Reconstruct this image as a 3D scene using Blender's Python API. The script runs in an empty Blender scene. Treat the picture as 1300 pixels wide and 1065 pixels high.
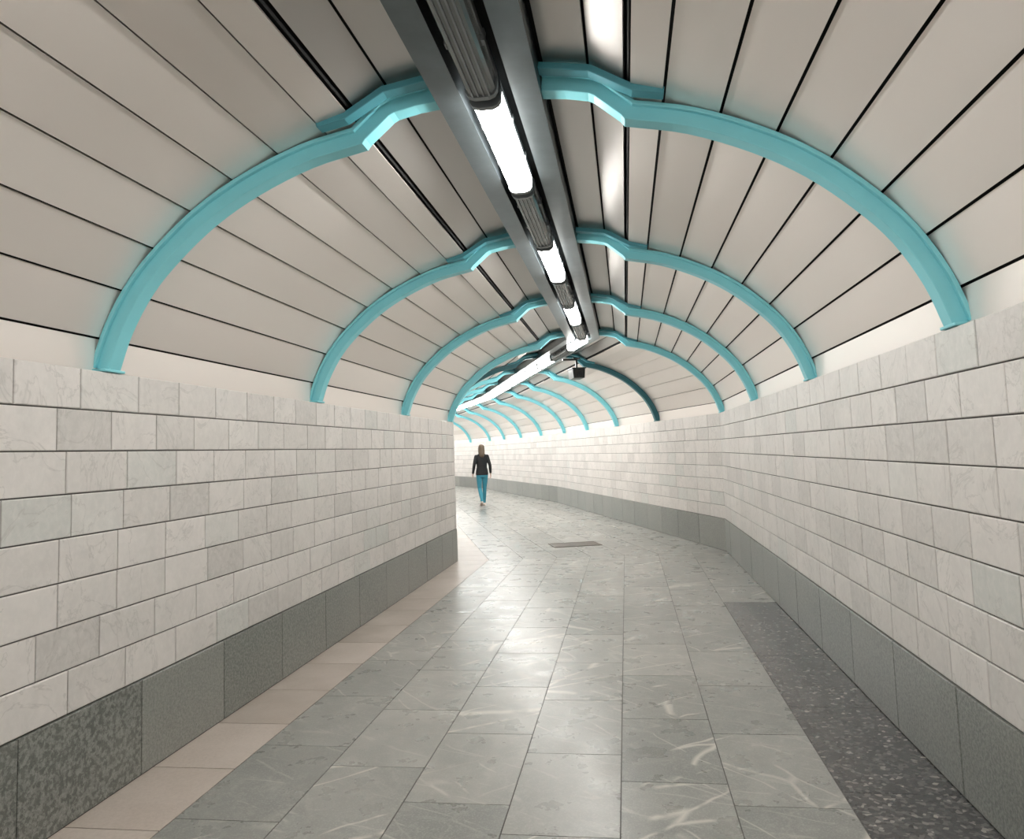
import bpy, bmesh, math, random
from mathutils import Vector, Matrix
random.seed(7)
sc=bpy.context.scene

# ---------------------------------------------------------------- path
CX=-0.535; HW=1.865; WH=1.94
def build_path():
    bends=[(11.0,17.0),(22.0,5.0),(32.0,9.0)]
    tend=48.0; t=-5.0; P=Vector((CX,-5.0)); a=0.0
    out=[(t,P.copy(),a)]
    for bt,da in bends:
        for tt in (bt-1.2,bt,bt+1.2):
            P=P+Vector((-math.sin(a),math.cos(a)))*(tt-t); t=tt
            if tt==bt:
                out.append((t,P.copy(),a+math.radians(da)/2,math.radians(da)/2)); a+=math.radians(da)
            else: out.append((t,P.copy(),a))
    P=P+Vector((-math.sin(a),math.cos(a)))*(tend-t)
    out.append((tend,P.copy(),a))
    return out
PATH=build_path(); TEND=48.0
def pos(t,o,z=0.0):
    for i in range(len(PATH)-1):
        if t<=PATH[i+1][0] or i==len(PATH)-2: break
    A,B=PATH[i],PATH[i+1]
    f=(t-A[0])/(B[0]-A[0])
    def e(K):
        k=1/math.cos(K[3]) if len(K)>3 else 1
        return K[1]+Vector((math.cos(K[2]),math.sin(K[2])))*o*k
    p=e(A).lerp(e(B),f)
    return Vector((p.x,p.y,z))
KT=[p[0] for p in PATH]
def heading(t):
    d=(pos(t+.01,0)-pos(t-.01,0)); return math.atan2(-d.x,d.y)

# ---------------------------------------------------------------- materials
class M:
    def __init__(s,name):
        s.m=bpy.data.materials.new(name); s.m.use_nodes=True
        s.nt=s.m.node_tree; s.b=s.nt.nodes['Principled BSDF']
    def n(s,t,**k):
        x=s.nt.nodes.new(t)
        for a,v in k.items(): setattr(x,a,v)
        return x
    def l(s,a,b): s.nt.links.new(a,b)
    def noise(s,vec,scale,detail=4,rough=.55,dist=0):
        x=s.n('ShaderNodeTexNoise'); x.inputs['Scale'].default_value=scale
        x.inputs['Detail'].default_value=detail; x.inputs['Roughness'].default_value=rough
        x.inputs['Distortion'].default_value=dist
        if vec: s.l(vec,x.inputs['Vector'])
        return x.outputs['Fac']
    def ramp(s,fac,stops,interp='LINEAR'):
        x=s.n('ShaderNodeValToRGB'); x.color_ramp.interpolation=interp
        e=x.color_ramp.elements
        while len(e)<len(stops): e.new(.5)
        for i,(p,c) in enumerate(stops):
            e[i].position=p; e[i].color=(c[0],c[1],c[2],1) if hasattr(c,'__len__') else (c,c,c,1)
        s.l(fac,x.inputs['Fac']); return x.outputs['Color']
    def mix(s,f,a,b,mode='MIX'):
        x=s.n('ShaderNodeMix',data_type='RGBA',blend_type=mode)
        for sock,v in ((x.inputs[0],f),(x.inputs[6],a),(x.inputs[7],b)):
            if hasattr(v,'is_output'): s.l(v,sock)
            elif hasattr(v,'__len__'): sock.default_value=(*v,1)
            else: sock.default_value=v
        return x.outputs[2]
    def math(s,op,a,b=0,clamp=False):
        x=s.n('ShaderNodeMath',operation=op); x.use_clamp=clamp
        for i,v in enumerate((a,b)):
            if hasattr(v,'is_output'): s.l(v,x.inputs[i])
            else: x.inputs[i].default_value=v
        return x.outputs[0]
    def coords(s,k=13.0):
        g=s.n('ShaderNodeNewGeometry'); at=s.n('ShaderNodeAttribute',attribute_name='rnd')
        v=s.n('ShaderNodeVectorMath',operation='MULTIPLY_ADD')
        s.l(at.outputs['Color'],v.inputs[0]); v.inputs[1].default_value=(k,k,k); s.l(g.outputs['Position'],v.inputs[2])
        sp=s.n('ShaderNodeSeparateColor'); s.l(at.outputs['Color'],sp.inputs[0])
        return v.outputs[0],sp.outputs
    def bump(s,h,st=.2,d=.01):
        x=s.n('ShaderNodeBump'); x.inputs['Strength'].default_value=st; x.inputs['Distance'].default_value=d
        s.l(h,x.inputs['Height']); s.l(x.outputs[0],s.b.inputs['Normal'])
    def set(s,**k):
        for a,v in k.items():
            i=s.b.inputs[a]
            if hasattr(v,'is_output'): s.l(v,i)
            elif hasattr(v,'__len__') and len(v)==3: i.default_value=(*v,1)
            else: i.default_value=v
def simple(name,col,rough=.5,metal=0,nz=.12,scale=20):
    m=M(name); g=m.n('ShaderNodeNewGeometry')
    f=m.noise(g.outputs['Position'],scale)
    c=m.mix(f,[x*(1-nz) for x in col],[min(1,x*(1+nz)) for x in col])
    m.set(**{'Base Color':c,'Roughness':rough,'Metallic':metal}); return m.m

# white marble wall tile
m=M('marble_tile'); v,r=m.coords()
base=m.ramp(r[0],[(0,(.58,.55,.525)),(.3,(.69,.655,.625)),(.85,(.76,.72,.69)),(1,(.60,.61,.58))])
n1=m.noise(v,3.5,6,.6,1.0); n2=m.noise(v,28,4,.6,.5)
c=m.mix(m.ramp(n1,[(.35,0),(.7,.45)]),base,(.54,.525,.50))
c=m.mix(m.ramp(n2,[(.4,0),(.75,.35)]),c,(.85,.81,.775))
vn=m.math('ABSOLUTE',m.math('SUBTRACT',m.noise(v,2.2,5,.6,1.5),.5))
c=m.mix(m.ramp(vn,[(0,.42),(.014,0)]),c,(.43,.41,.385))
m.set(**{'Base Color':c,'Roughness':.38}); m.bump(n2,.12,.004); MT=m.m
GROUT=simple('grout',(.13,.122,.115),.9)
# plinth granite
m=M('granite_plinth'); v,r=m.coords()
base=m.ramp(r[0],[(0,(.145,.158,.146)),(.5,(.18,.193,.178)),(1,(.225,.233,.215))])
sp=m.noise(v,60,3,.75); sp2=m.noise(v,40,3,.7)
c=m.mix(m.ramp(sp,[(.42,.0),(.58,.6)]),base,(.35,.355,.325))
c=m.mix(m.ramp(m.noise(v,95,2,.7),[(.3,.6),(.45,0)]),c,(.06,.065,.06))
dark=m.math('MULTIPLY',m.ramp(sp2,[(.47,0),(.55,.6)]),m.math('GREATER_THAN',r[1],.93))
c=m.mix(dark,c,(.05,.055,.05))
c=m.mix(m.ramp(m.noise(v,2,4),[(.4,0),(.8,.3)]),c,(.33,.335,.30))
m.set(**{'Base Color':c,'Roughness':.3}); MP=m.m
# floor marble
m=M('floor_marble'); v,r=m.coords()
base=m.ramp(r[0],[(0,(.225,.23,.213)),(.5,(.30,.30,.277)),(1,(.375,.368,.34))])
n1=m.noise(v,2.5,7,.65,1.2)
c=m.mix(m.ramp(n1,[(.35,0),(.7,.55)]),base,(.175,.183,.17))
n4=m.noise(v,7,6,.7,2.0); c=m.mix(m.ramp(n4,[(.50,0),(.72,.4)]),c,(.47,.455,.42))
n3=m.noise(v,120,2,.6); c=m.mix(m.ramp(n3,[(.5,0),(.7,.3)]),c,(.58,.57,.54))
def streaks(angle,scale,w,maskscale,lo):
    rt=m.n('ShaderNodeVectorRotate',rotation_type='Z_AXIS'); rt.inputs['Angle'].default_value=angle; m.l(v,rt.inputs['Vector'])
    nz=m.n('ShaderNodeTexNoise'); nz.inputs['Scale'].default_value=3; m.l(v,nz.inputs['Vector'])
    ad=m.n('ShaderNodeVectorMath',operation='MULTIPLY_ADD'); m.l(nz.outputs['Color'],ad.inputs[0]); ad.inputs[1].default_value=(.10,.10,.0); m.l(rt.outputs[0],ad.inputs[2])
    mp=m.n('ShaderNodeMapping'); mp.inputs['Scale'].default_value=(1,.16,1); m.l(ad.outputs[0],mp.inputs['Vector'])
    vo=m.n('ShaderNodeTexVoronoi',feature='DISTANCE_TO_EDGE'); vo.inputs['Scale'].default_value=scale; m.l(mp.outputs[0],vo.inputs['Vector'])
    k=m.noise(v,maskscale,3)
    return m.math('MULTIPLY',m.ramp(vo.outputs['Distance'],[(0,1),(w*.5,.6),(w,0)]),m.ramp(k,[(lo,0),(lo+.07,1)]))
v1=m.math('MULTIPLY',streaks(.9,2.4,.017,3,.47),m.ramp(r[1],[(.35,0),(.5,.8)]))
c=m.mix(v1,c,(.68,.645,.58))
v2=m.math('MULTIPLY',streaks(-.7,3.5,.020,4,.47),m.ramp(r[2],[(.3,.1),(.5,.65)]))
c=m.mix(v2,c,(.64,.61,.56))
v3=m.math('MULTIPLY',streaks(2.0,5,.026,5,.49),.38)
c=m.mix(v3,c,(.60,.58,.53))
rg=m.ramp(m.noise(v,5,4),[(.3,.25),(.7,.35)])
m.set(**{'Base Color':c,'Roughness':rg}); m.bump(n1,.03,.004); MF=m.m
# beige border
m=M('floor_beige_granite'); v,r=m.coords()
base=m.ramp(r[0],[(0,(.42,.36,.31)),(1,(.55,.475,.42))])
c=m.mix(m.ramp(m.noise(v,70,3,.7),[(.4,0),(.65,.4)]),base,(.38,.325,.28))
c=m.mix(m.ramp(m.noise(v,3,5),[(.4,0),(.8,.5)]),c,(.65,.58,.53))
m.set(**{'Base Color':c,'Roughness':.36}); MB=m.m
# dark speckled granite
m=M('floor_dark_granite'); v,r=m.coords()
vo=m.n('ShaderNodeTexVoronoi'); vo.inputs['Scale'].default_value=55; m.l(v,vo.inputs['Vector'])
c=m.ramp(vo.outputs['Color'],[(0,(.025,.025,.027)),(.55,(.065,.065,.065)),(.8,(.13,.125,.12)),(1,(.36,.33,.30))])
m.set(**{'Base Color':c,'Roughness':.2}); MD=m.m
# ceiling panels
def panelmat(name,lo,hi,metal,rough):
    m=M(name); v,r=m.coords()
    base=m.ramp(r[0],[(0,lo),(1,hi)])
    m.set(**{'Base Color':base,'Roughness':rough,'Metallic':metal}); return m.m
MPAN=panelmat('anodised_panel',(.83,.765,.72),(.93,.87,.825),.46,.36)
MPAN2=panelmat('anodised_panel_shoulder_shade',(.72,.665,.625),(.83,.775,.735),.62,.34)  # same metal, half-darkened: the shading towards the crown is in the colour
MPAN3=panelmat('anodised_panel_crown_shade',(.46,.435,.415),(.60,.57,.545),.82,.34)  # same metal again; crown shade put into a darker, more metallic copy
MBACK=simple('dark_void',(.012,.012,.012),.9)
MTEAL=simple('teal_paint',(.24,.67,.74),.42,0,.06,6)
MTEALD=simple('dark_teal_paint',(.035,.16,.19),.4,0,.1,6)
MSTEEL=simple('steel_channel',(.15,.18,.195),.3,.8,.2,9)
MHOUS=simple('lamp_housing',(.20,.215,.22),.35,.5)
MDIFF=simple('unlit_diffuser',(.20,.21,.21),.18,.2)
m=M('lit_diffuser'); m.set(**{'Base Color':(.9,.9,.9),'Emission Color':(1,.975,.93),'Emission Strength':32}); MLIT=m.m
m=M('bright_diffuser'); m.set(**{'Base Color':(.9,.9,.9),'Emission Color':(1,.985,.955),'Emission Strength':33}); MLIT2=m.m

# ---------------------------------------------------------------- helpers
def finish(bm,name,mats,smooth=False,recalc=True):
    if recalc: bmesh.ops.recalc_face_normals(bm,faces=bm.faces)
    me=bpy.data.meshes.new(name); bm.to_mesh(me); bm.free()
    for x in mats: me.materials.append(x)
    if smooth:
        for p in me.polygons: p.use_smooth=True
    ob=bpy.data.objects.new(name,me); sc.collection.objects.link(ob); return ob
def paint(bm,faces,mi,rnd=None):
    L=bm.loops.layers.float_color.get('rnd') or bm.loops.layers.float_color.new('rnd')
    rnd=rnd or (random.random(),random.random(),random.random(),1)
    for f in faces:
        f.material_index=mi
        for l in f.loops: l[L]=rnd
def hexa(bm,v8,mi=0,rnd=None):
    vs=[bm.verts.new(p) for p in v8]
    fs=[bm.faces.new([vs[i] for i in q]) for q in ((0,1,2,3),(7,6,5,4),(0,4,5,1),(1,5,6,2),(2,6,7,3),(3,7,4,0))]
    paint(bm,fs,mi,rnd)
def newbm():
    bm=bmesh.new(); bm.loops.layers.float_color.new('rnd'); return bm
def sweep(bm,prof,ts,mi=0):
    rings=[[bm.verts.new(pos(t,o,z)) for o,z in prof] for t in ts]
    fs=[]; n=len(prof)
    for a,b in zip(rings,rings[1:]):
        for i in range(n):
            j=(i+1)%n; fs.append(bm.faces.new((a[i],a[j],b[j],b[i])))
    fs.append(bm.faces.new(rings[0])); fs.append(bm.faces.new(rings[-1][::-1]))
    paint(bm,fs,mi)
def wallslab(bm,t0,t1,side,o,z0,z1,proud,gap,mi,ch=.004,rnd=None):
    g=gap/2; a=[(t0+g,z0+g),(t1-g,z0+g),(t1-g,z1-g),(t0+g,z1-g)]
    b=[(t0+g+ch,z0+g+ch),(t1-g-ch,z0+g+ch),(t1-g-ch,z1-g-ch),(t0+g+ch,z1-g-ch)]
    jit=random.uniform(-.0012,.0012)
    V0=[bm.verts.new(pos(t,side*(o+.004),z)) for t,z in a]
    V1=[bm.verts.new(pos(t,side*(o-proud+ch*.5),z)) for t,z in a]
    V2=[bm.verts.new(pos(t,side*(o-proud+jit),z)) for t,z in b]
    fs=[]
    for i in range(4):
        j=(i+1)%4
        fs.append(bm.faces.new((V0[i],V0[j],V1[j],V1[i]))); fs.append(bm.faces.new((V1[i],V1[j],V2[j],V2[i])))
    fs.append(bm.faces.new(V2)); fs.append(bm.faces.new(V0[::-1]))
    paint(bm,fs,mi,rnd)
def floorslab(bm,t0,t1,o0,o1,gap,mi):
    g=gap/2; q=[(t0+g,o0+g),(t1-g,o0+g),(t1-g,o1-g),(t0+g,o1-g)]
    hexa(bm,[pos(t,o,-.012) for t,o in q]+[pos(t,o,0) for t,o in q],mi)

# ---------------------------------------------------------------- walls
ROWS=8; PL=.45; RH=(WH-PL)/ROWS
for side,nm in ((-1,'left'),(1,'right')):
    bm=newbm(); O=HW+.012
    sweep(bm,[(side*O,PL),(side*O,WH-.004),(side*(O+.25),WH-.004),(side*(O+.25),PL)],KT,1)
    for r_ in range(ROWS):
        t=-5.0-random.uniform(0,.1)+(.19 if r_%2 else 0)
        while t<TEND-.4:
            w=.385*random.choice((1,1,1,.92,1.08))
            for bt in (11.0,22.0,32.0):
                if t<bt-.02 and t+w>bt: w=bt-t
            if w>.03: wallslab(bm,max(t,-5),t+w,side,O,PL+r_*RH,PL+(r_+1)*RH,.010,.0065,0)
            t+=w
    finish(bm,'wall_'+nm,[MT,GROUT])
    bm=newbm()
    sweep(bm,[(side*O,-.01),(side*O,PL-.002),(side*(O+.25),PL-.002),(side*(O+.25),-.01)],KT,1)
    t=-5.0
    while t<TEND-.8:
        w=.78
        for bt in (11.0,22.0,32.0):
            if t<bt-.02 and t+w>bt: w=bt-t
        rn=(random.random(),random.random()*.92,random.random(),1)
        if side<0 and 2.0<t<3.4: rn=(.8,.97,.4,1)
        wallslab(bm,t,t+w,side,O,0,PL,.018,.006,0,rnd=rn); t+=w
    finish(bm,'baseboard_'+nm,[MP,GROUT])

# ---------------------------------------------------------------- floor
bm=newbm()
sweep(bm,[(-HW-.1,-.15),(-HW-.1,-.003),(HW+.1,-.003),(HW+.1,-.15)],KT,3)
def run(o0,o1,ln,mi,off,gap=.005,ta=-5.0,tb=TEND):
    t=ta-off
    while t<tb-.3:
        w=min(ln,tb-t)
        for bt in (11.0,22.0,32.0):
            if t<bt-.02 and t+w>bt: w=bt-t
        floorslab(bm,max(t,ta),t+w,o0,o1,gap,mi); t+=w
run(-HW,-1.43,.62,1,0,.007)
cw=2.81/6
for i in range(6): run(-1.43+i*cw,-1.43+(i+1)*cw,.82,0,(i%3)*.27+random.random()*.1)
run(1.38,HW,1.1,2,.2,tb=7.7)
run(1.38,HW,.82,0,0,ta=7.7)
finish(bm,'floor',[MF,MB,MD,GROUT])

# ---------------------------------------------------------------- ceiling profile
ctrl=[(1.868,1.94),(1.80,2.13),(1.69,2.32),(1.55,2.475),(1.36,2.635),(1.14,2.765),(.87,2.875),(.60,2.935)]
def catmull(P,n=4):
    Q=[(2*P[0][0]-P[1][0],2*P[0][1]-P[1][1])]+P+[(2*P[-1][0]-P[-2][0],2*P[-1][1]-P[-2][1])]
    out=[]
    for i in range(1,len(Q)-2):
        for k in range(n):
            t=k/n; r=[]
            for d in (0,1):
                a,b,c,e=Q[i-1][d],Q[i][d],Q[i+1][d],Q[i+2][d]
                r.append(.5*(2*b+(c-a)*t+(2*a-5*b+4*c-e)*t*t+(-a+3*b-3*c+e)*t**3))
            out.append(tuple(r))
    out.append(P[-1]); return out
MAIN=catmull(ctrl)
def offs(P,d):
    out=[]
    for i,p in enumerate(P):
        ns=[]
        for a,b in ((i-1,i),(i,i+1)):
            if a<0 or b>=len(P): continue
            dx,dz=P[b][0]-P[a][0],P[b][1]-P[a][1]; L=math.hypot(dx,dz); ns.append((dz/L,-dx/L))
        nx=sum(n[0] for n in ns)/len(ns); nz=sum(n[1] for n in ns)/len(ns); L=math.hypot(nx,nz); nx/=L; nz/=L
        k=1/max(.5,(nx*ns[0][0]+nz*ns[0][1])); out.append((p[0]+nx*d*k,p[1]+nz*d*k))
    return out
RIBP=MAIN+[(.585,2.955),(.47,3.055),(.445,3.068),(.34,3.09),(.235,3.10)]
def resample(P,ss):
    L=[0]
    for a,b in zip(P,P[1:]): L.append(L[-1]+math.hypot(b[0]-a[0],b[1]-a[1]))
    out=[]
    for s in ss(L[-1]):
        for i in range(len(P)-1):
            if s<=L[i+1]+1e-6:
                f=(s-L[i])/(L[i+1]-L[i]); out.append((P[i][0]+(P[i+1][0]-P[i][0])*f,P[i][1]+(P[i+1][1]-P[i][1])*f)); break
    return out
PANM=resample(offs(MAIN,.09),lambda T:[0]+[.14+(T-.14)*k/6.6 for k in range(7)]+[T])
PANM[0]=(1.925,1.925)
PANU=[(.603,3.055),(.45,3.15),(.25,3.18)]
RIBT=[3.35+2.52*k for k in range(-3,18) if 3.35+2.52*k<TEND-.5]

bm=newbm()
edges=[-5.0]+RIBT+[TEND]
def panel(t0,t1,a,b,side,th=.012,gap=.0065,lip=.012,mi=0):
    dx,dz=b[0]-a[0],b[1]-a[1]; L=math.hypot(dx,dz); ux,uz=dx/L,dz/L; nx,nz=uz,-ux
    if nz<0 and nx<0: nx,nz=-nx,-nz
    a2=(a[0]+ux*gap,a[1]+uz*gap); b2=(b[0]-ux*gap,b[1]-uz*gap)
    a2=(a2[0]-nx*lip,a2[1]-nz*lip)
    rnd=(random.random(),random.random(),random.random(),1)
    ts=[t0]+[k for k in KT if t0+.01<k<t1-.01]+[t1]
    for s0,s1 in zip(ts,ts[1:]):
        q=[(s0,a2),(s1,a2),(s1,b2),(s0,b2)]
        hexa(bm,[pos(s,side*p[0],p[1]) for s,p in q]+[pos(s,side*(p[0]+nx*th),p[1]+nz*th) for s,p in q],mi,rnd)
for e0,e1 in zip(edges,edges[1:]):
    for side in (-1,1):
        for i in range(8):
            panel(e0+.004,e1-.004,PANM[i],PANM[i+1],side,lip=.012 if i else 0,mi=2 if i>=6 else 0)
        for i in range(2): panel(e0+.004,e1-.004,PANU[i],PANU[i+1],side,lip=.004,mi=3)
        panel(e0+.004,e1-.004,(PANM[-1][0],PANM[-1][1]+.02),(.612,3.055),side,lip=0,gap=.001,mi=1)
outer=[(2.06,1.90)]+offs(MAIN,.13)+[(.6,3.22),(.0,3.24)]
out2h=[(2.12,1.90)]+offs(MAIN,.2)
pin=[(-o,z) for o,z in outer]+[(o,z) for o,z in outer[::-1][1:]]
out2=[(-o,z) for o,z in out2h]+[(0,3.34)]+[(o,z) for o,z in out2h[::-1]]
sweep(bm,pin+out2[::-1],KT,1)
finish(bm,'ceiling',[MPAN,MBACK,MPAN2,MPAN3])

# ---------------------------------------------------------------- ribs
MSTRAP=simple('darker_teal_strap',(.07,.30,.36),.45,0,.06,6)  # strap is a darker teal than the standard rib paint
def rib(t,mat):
    bm=newbm()
    def layer(P,d0,d1,w,tc,mi=0):
        fs=[]
        A=offs(P,d0); B=offs(P,d1)
        for side in (-1,1):
            rings=[]
            for p,q in zip(A,B):
                rings.append([bm.verts.new(pos(tt,side*c[0],c[1])) for tt,c in ((tc-w/2,p),(tc+w/2,p),(tc+w/2,q),(tc-w/2,q))])
            for a,b in zip(rings,rings[1:]):
                for i in range(4):
                    j=(i+1)%4; fs.append(bm.faces.new((a[i],a[j],b[j],b[i])))
            fs.append(bm.faces.new(rings[0])); fs.append(bm.faces.new(rings[-1][::-1]))
        paint(bm,fs,mi)
    layer(RIBP,-.005,.064,.09,t)
    layer(RIBP,.054,.074,.145,t+.005)
    strap=[(.76,2.965),(.63,2.99),(.45,3.095),(.235,3.13)]
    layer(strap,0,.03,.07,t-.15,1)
    for side in (-1,1):
        q=[(t-.075,1.855),(t+.075,1.855),(t+.075,1.95),(t-.075,1.95)]
        hexa(bm,[pos(a,side*o,WH-.001) for a,o in q]+[pos(a,side*o,WH+.012) for a,o in q])
    ob=finish(bm,'ceiling_arch_rib',[mat,MSTRAP])
    bv=ob.modifiers.new('b','BEVEL'); bv.width=.004; bv.segments=2; bv.limit_method='ANGLE'; bv.angle_limit=math.radians(50)
for k,t in enumerate(RIBT):
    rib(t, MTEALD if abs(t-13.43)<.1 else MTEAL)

# ---------------------------------------------------------------- lamp channel
bm=newbm()
for s in (-1,1):
    sweep(bm,[(s*.115,3.07),(s*.235,3.07),(s*.235,3.20),(s*.225,3.20),(s*.225,3.085),(s*.125,3.085),(s*.125,3.17),(s*.115,3.17)],KT,0)
sweep(bm,[(-.14,3.165),(.14,3.165),(.14,3.18),(-.14,3.18)],KT,1)
finish(bm,'lamp_channel',[MSTEEL,MBACK])

def lamp(t0,kind):
    bm=newbm(); t1=t0+1.17
    def sw(prof,a,b,mi):
        ts=[a]+[k for k in KT if a+.02<k<b-.02]+[b]; sweep(bm,prof,ts,mi)
    sw([(-.07,3.075),(.07,3.075),(.07,3.105),(.045,3.16),(-.045,3.16),(-.07,3.105)],t0,t1,0)
    pr=[(-.064,3.075),(-.062,3.025),(-.052,3.008),(-.03,3.0),(.03,3.0),(.052,3.008),(.062,3.025),(.064,3.075)]
    sw(pr,t0+.03,t1-.03,1)
    cap=[(-.072,3.08),(-.068,3.02),(-.056,3.0),(-.03,2.99),(.03,2.99),(.056,3.0),(.068,3.02),(.072,3.08)]
    sw(cap,t0,t0+.032,0); sw(cap,t1-.032,t1,0)
    if kind==0:
        for o in (-.036,-.012,.012,.036):
            sw([(o-.004,2.993),(o+.004,2.993),(o+.004,3.02),(o-.004,3.02)],t0+.03,t1-.03,0)
    for f in (.3,.7):
        c=t0+1.17*f
        for s in (-1,1): sw([(s*.064,3.05),(s*.078,3.05),(s*.078,3.10),(s*.064,3.10)],c-.02,c+.02,0)
    finish(bm,'fluorescent_lamp',[MHOUS,(MDIFF,MLIT,MLIT2)[kind]])
k=-4
while True:
    t=3.19+1.235*k; k+=1
    if t>TEND-1.5: break
    if t<-4.8: continue
    lamp(t, 2 if t>17 else (1 if ((k-1)%2==0 or t>12) else 0))

# ---------------------------------------------------------------- floor hatch
bm=newbm()
hc=pos(12.4,.08); hd=heading(13)
def L2W(c,h,x,y,z): return Vector((c.x+x*math.cos(h)-y*math.sin(h),c.y+x*math.sin(h)+y*math.cos(h),z))
q=[(-.38,-.25),(.38,-.25),(.38,.25),(-.38,.25)]
hexa(bm,[L2W(hc,hd,x,y,.0) for x,y in q]+[L2W(hc,hd,x,y,.004) for x,y in q],0)
for i in range(4):
    a=q[i];b=q[(i+1)%4]; s=.94
    hexa(bm,[L2W(hc,hd,*p,.003) for p in (a,b,(b[0]*s,b[1]*s),(a[0]*s,a[1]*s))]+[L2W(hc,hd,*p,.008) for p in (a,b,(b[0]*s,b[1]*s),(a[0]*s,a[1]*s))],1)
finish(bm,'floor_hatch',[simple('hatch_plate',(.13,.11,.09),.5),simple('hatch_frame',(.22,.19,.16),.4,.6)])

# ---------------------------------------------------------------- security camera on the dark arch
bm=newbm()
def boxw(c,h,sx,sy,sz,x=0,y=0,z=0,mi=0,tp=1):
    q=[(-sx/2,-sy/2),(sx/2,-sy/2),(sx/2,sy/2),(-sx/2,sy/2)]
    hexa(bm,[L2W(c,h,x+a*tp,y+b,z-sz/2) for a,b in q]+[L2W(c,h,x+a,y+b,z+sz/2) for a,b in q],mi)
cc=pos(13.2,.42); ch=heading(13)
boxw(cc,ch,.03,.03,.22,z=2.95); boxw(cc,ch,.22,.34,.16,z=2.78,tp=.85); boxw(cc,ch,.25,.38,.015,z=2.868)
boxw(cc,ch,.09,.03,.09,y=-.185,z=2.78,mi=1); boxw(cc,ch,.12,.10,.02,z=3.05)
boxw(cc,ch,.25,.05,.03,x=-.12,z=3.03)
finish(bm,'security_camera',[simple('black_plastic',(.02,.022,.022),.4),simple('lens_glass',(.01,.01,.015),.08)])

# ---------------------------------------------------------------- woman
def ring(bm,c,ax,ay,n=16):
    return [bm.verts.new(Vector(c)+Vector(ax)*math.cos(2*math.pi*i/n)+Vector(ay)*math.sin(2*math.pi*i/n)) for i in range(n)]
def loft(bm,rs,n=16):
    R=[ring(bm,*r,n=n) for r in rs]
    for a,b in zip(R,R[1:]):
        for i in range(n):
            j=(i+1)%n; bm.faces.new((a[i],a[j],b[j],b[i]))
    bm.faces.new(R[0][::-1]); bm.faces.new(R[-1])
def vert(bm,lst,n=20):
    loft(bm,[((x,y,z),(rx,0,0),(0,ry,0)) for x,y,z,rx,ry in lst],n)
def limb(bm,pts,n=12):
    rs=[]; P=[Vector(p[0]) for p in pts]
    for i,p in enumerate(pts):
        d=(P[min(i+1,len(P)-1)]-P[max(i-1,0)]).normalized()
        ref=Vector((1,0,0)) if abs(d.x)<.8 else Vector((0,0,1))
        u=(ref-d*ref.dot(d)).normalized(); w=d.cross(u)
        r1=p[1]; r2=p[2] if len(p)>2 else p[1]
        rs.append((P[i],u*r1,w*r2))
    d0=(P[0]-P[1]).normalized(); d1=(P[-1]-P[-2]).normalized()
    a=rs[0]; b=rs[-1]
    rs=[(a[0]+d0*pts[0][1]*.7,a[1]*.5,a[2]*.5)]+rs+[(b[0]+d1*pts[-1][1]*.7,b[1]*.5,b[2]*.5)]
    loft(bm,rs,n)
bm=bmesh.new()
vert(bm,[(0,0,.84,.160,.115),(0,0,.88,.176,.128),(0,0,.97,.165,.118),(0,0,1.06,.142,.105),(0,0,1.16,.148,.110),(0,0,1.27,.160,.114),(0,-.005,1.35,.160,.100),(0,-.01,1.405,.125,.082),(0,0,1.435,.078,.07),(0,.005,1.46,.058,.06)])
vert(bm,[(0,.005,1.40,.050,.055),(0,.01,1.47,.044,.05),(0,.015,1.52,.048,.055)])
vert(bm,[(0,.035,1.475,.03,.03),(0,.03,1.495,.05,.065),(0,.02,1.53,.066,.085),(0,.015,1.57,.075,.095),(0,.012,1.61,.076,.097),(0,.008,1.645,.066,.085),(0,.005,1.67,.042,.055),(0,.005,1.68,.015,.02)])
limb(bm,[((0,.108,1.585),.008),((0,.122,1.56),.012)]); 
for s in (-1,1): limb(bm,[((s*.077,.01,1.59),.008,.016),((s*.078,.008,1.565),.007,.012)])
vert(bm,[(0,0,.78,.12,.09),(0,-.01,.84,.158,.112),(0,-.01,.92,.160,.108),(0,0,1.0,.135,.10)])
limb(bm,[((.082,.0,.86),.086),((.082,.06,.70),.076),((.075,.115,.52),.057),((.073,.12,.46),.054),((.068,.14,.32),.053),((.062,.17,.13),.040),((.062,.175,.08),.042)])
limb(bm,[((-.082,-.01,.86),.086),((-.082,.0,.70),.076),((-.075,.015,.50),.057),((-.073,-.01,.45),.054),((-.066,-.12,.34),.053),((-.060,-.235,.20),.040),((-.060,-.255,.155),.042)])
limb(bm,[((.062,.135,.045),.038,.040),((.064,.20,.045),.040,.042),((.068,.28,.038),.043,.032),((.070,.345,.030),.035,.024)])
limb(bm,[((-.060,-.29,.125),.036,.040),((-.061,-.235,.09),.040,.040),((-.062,-.16,.045),.043,.034),((-.062,-.095,.030),.036,.024)])
HANDS=[]
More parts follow.
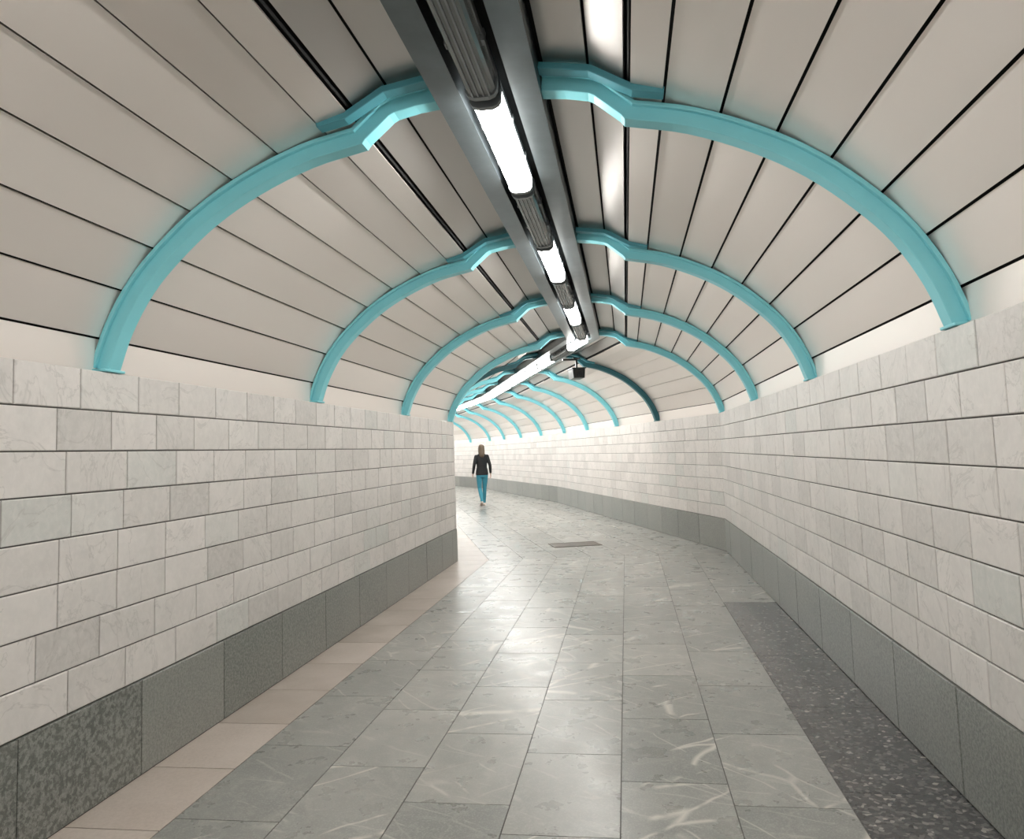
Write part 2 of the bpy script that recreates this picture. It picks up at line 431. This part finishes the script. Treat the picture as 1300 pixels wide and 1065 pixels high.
for s in (-1,1):
    yo=.05*s
    sh=Vector((s*.148,-.005,1.365)); el=Vector((s*.218,-.05-yo*.3,1.11)); wr=Vector((s*.236,.05-yo,.905))
    limb(bm,[(sh,.056),(sh.lerp(el,.5),.051),(el,.044),(el.lerp(wr,.4),.041),(wr,.033)])
    d=(wr-el).normalized(); HANDS.append((wr,d))
    limb(bm,[(wr,.02,.028),(wr+d*.04,.017,.036),(wr+d*.085,.015,.040)])
    k=wr+d*.085; fwd=(Vector((0,1,0))-d*d.y).normalized()
    for i,(off,ln) in enumerate(((.030,.072),(.010,.080),(-.010,.075),(-.029,.058))):
        b=k+fwd*off; inn=Vector((-s,0,0))
        limb(bm,[(b-d*.012,.0085),(b+d*ln*.45+inn*.004,.0082),(b+d*ln*.8+inn*.016,.0075),(b+d*ln+inn*.028,.0065)],8)
    tb=wr+d*.03+fwd*.028
    limb(bm,[(tb,.012),(tb+d*.03+fwd*.022,.010),(tb+d*.06+fwd*.026+Vector((-s*.01,0,0)),.0085)],8)
bmesh.ops.recalc_face_normals(bm,faces=bm.faces)
me=bpy.data.meshes.new('tmp'); bm.to_mesh(me); bm.free()
tmp=bpy.data.objects.new('tmp',me); sc.collection.objects.link(tmp)
rm=tmp.modifiers.new('r','REMESH'); rm.mode='VOXEL'; rm.voxel_size=.0065; rm.use_smooth_shade=True
sm=tmp.modifiers.new('s','SMOOTH'); sm.factor=.5; sm.iterations=3
dg=bpy.context.evaluated_depsgraph_get()
bme=bpy.data.meshes.new_from_object(tmp.evaluated_get(dg)); bpy.data.objects.remove(tmp)
skin=simple('skin',(.62,.40,.30),.5); jack=simple('black_jacket',(.010,.010,.012),.75)
jean=simple('blue_jeans',(.05,.28,.38),.8,0,.25,60); shoe=simple('white_shoes',(.7,.58,.52),.5); hairm=simple('ash_brown_hair',(.12,.085,.055),.5,0,.4,50)
for x in (skin,jack,jean,shoe): bme.materials.append(x)
for p in bme.polygons:
    c=p.center; mi=0
    w,d=HANDS[0] if c.x<0 else HANDS[1]
    if abs(c.x)>.18 and (c-w).dot(d)>-.02 and c.z<.93: mi=0 if (c-w).dot(d)>.005 else 1
    elif c.z>1.455: mi=0
    elif c.z>.848: mi=1
    elif c.z<.085 and c.y>.08: mi=3
    elif c.x<0 and c.y<-.06 and (c.z<.06 or (c.z-.15)<-(c.y+.27)*.3 and c.z<.15): mi=3
    else: mi=2
    p.material_index=mi; p.use_smooth=True
woman=bpy.data.objects.new('woman',None); sc.collection.objects.link(woman)
body=bpy.data.objects.new('body',bme); sc.collection.objects.link(body); body.parent=woman
bm=bmesh.new()
vert(bm,[(0,-.105,1.33,.03,.015),(0,-.11,1.38,.055,.028),(0,-.095,1.43,.068,.040),(0,-.06,1.48,.076,.060),(0,-.03,1.53,.082,.080),(0,-.015,1.58,.085,.092),(0,-.01,1.63,.080,.095),(0,-.005,1.665,.062,.078),(0,-.002,1.685,.036,.05),(0,0,1.693,.01,.015)],24)
for s in (-1,1):
    limb(bm,[((s*.075,.02,1.60),.012,.02),((s*.077,-.005,1.50),.016,.03),((s*.068,-.05,1.42),.016,.03),((s*.05,-.09,1.36),.012,.02)])
bmesh.ops.recalc_face_normals(bm,faces=bm.faces)
me=bpy.data.meshes.new('hair'); bm.to_mesh(me); bm.free(); me.materials.append(hairm)
for p in me.polygons: p.use_smooth=True
hair=bpy.data.objects.new('hair',me); sc.collection.objects.link(hair); hair.parent=woman
bm=bmesh.new()
for s in (-1,1):
    mt=Matrix.Translation((s*.03,.098,1.588)); bmesh.ops.create_uvsphere(bm,u_segments=10,v_segments=8,radius=.010,matrix=mt)
me=bpy.data.meshes.new('eyes'); bm.to_mesh(me); bm.free(); me.materials.append(simple('eye',(.08,.06,.05),.2))
o=bpy.data.objects.new('eyes',me); sc.collection.objects.link(o); o.parent=woman
bm=bmesh.new(); limb(bm,[((-.02,.103,1.532),.003),((0,.108,1.533),.006),((.02,.103,1.532),.003)],8)
bmesh.ops.recalc_face_normals(bm,faces=bm.faces)
me=bpy.data.meshes.new('mouth'); bm.to_mesh(me); bm.free(); me.materials.append(simple('lips',(.45,.16,.14),.4))
o=bpy.data.objects.new('mouth',me); sc.collection.objects.link(o); o.parent=woman
woman.location=(-4.02,21.4,0); woman.rotation_euler=(0,0,math.radians(18)); woman.scale=(1.02,1.02,1.02)

# ---------------------------------------------------------------- world
w=bpy.data.worlds.new('World'); sc.world=w; w.use_nodes=True
w.node_tree.nodes['Background'].inputs[0].default_value=(1,.975,.945,1)
w.node_tree.nodes['Background'].inputs[1].default_value=1.3

# ---------------------------------------------------------------- camera
cam=bpy.data.cameras.new('Camera'); co=bpy.data.objects.new('Camera',cam); sc.collection.objects.link(co)
cam.sensor_width=36; cam.lens=980/1300*36; cam.shift_y=-45.5/1300; cam.clip_start=.02
R=Matrix.Rotation(math.radians(8.2),4,'Z')@Matrix.Rotation(math.radians(95.0),4,'X')@Matrix.Rotation(math.radians(-2.0),4,'Z')
co.matrix_world=Matrix.Translation((0,0,1.5))@R
sc.camera=co
sc.view_settings.view_transform='Standard'
sc.view_settings.exposure=0.55
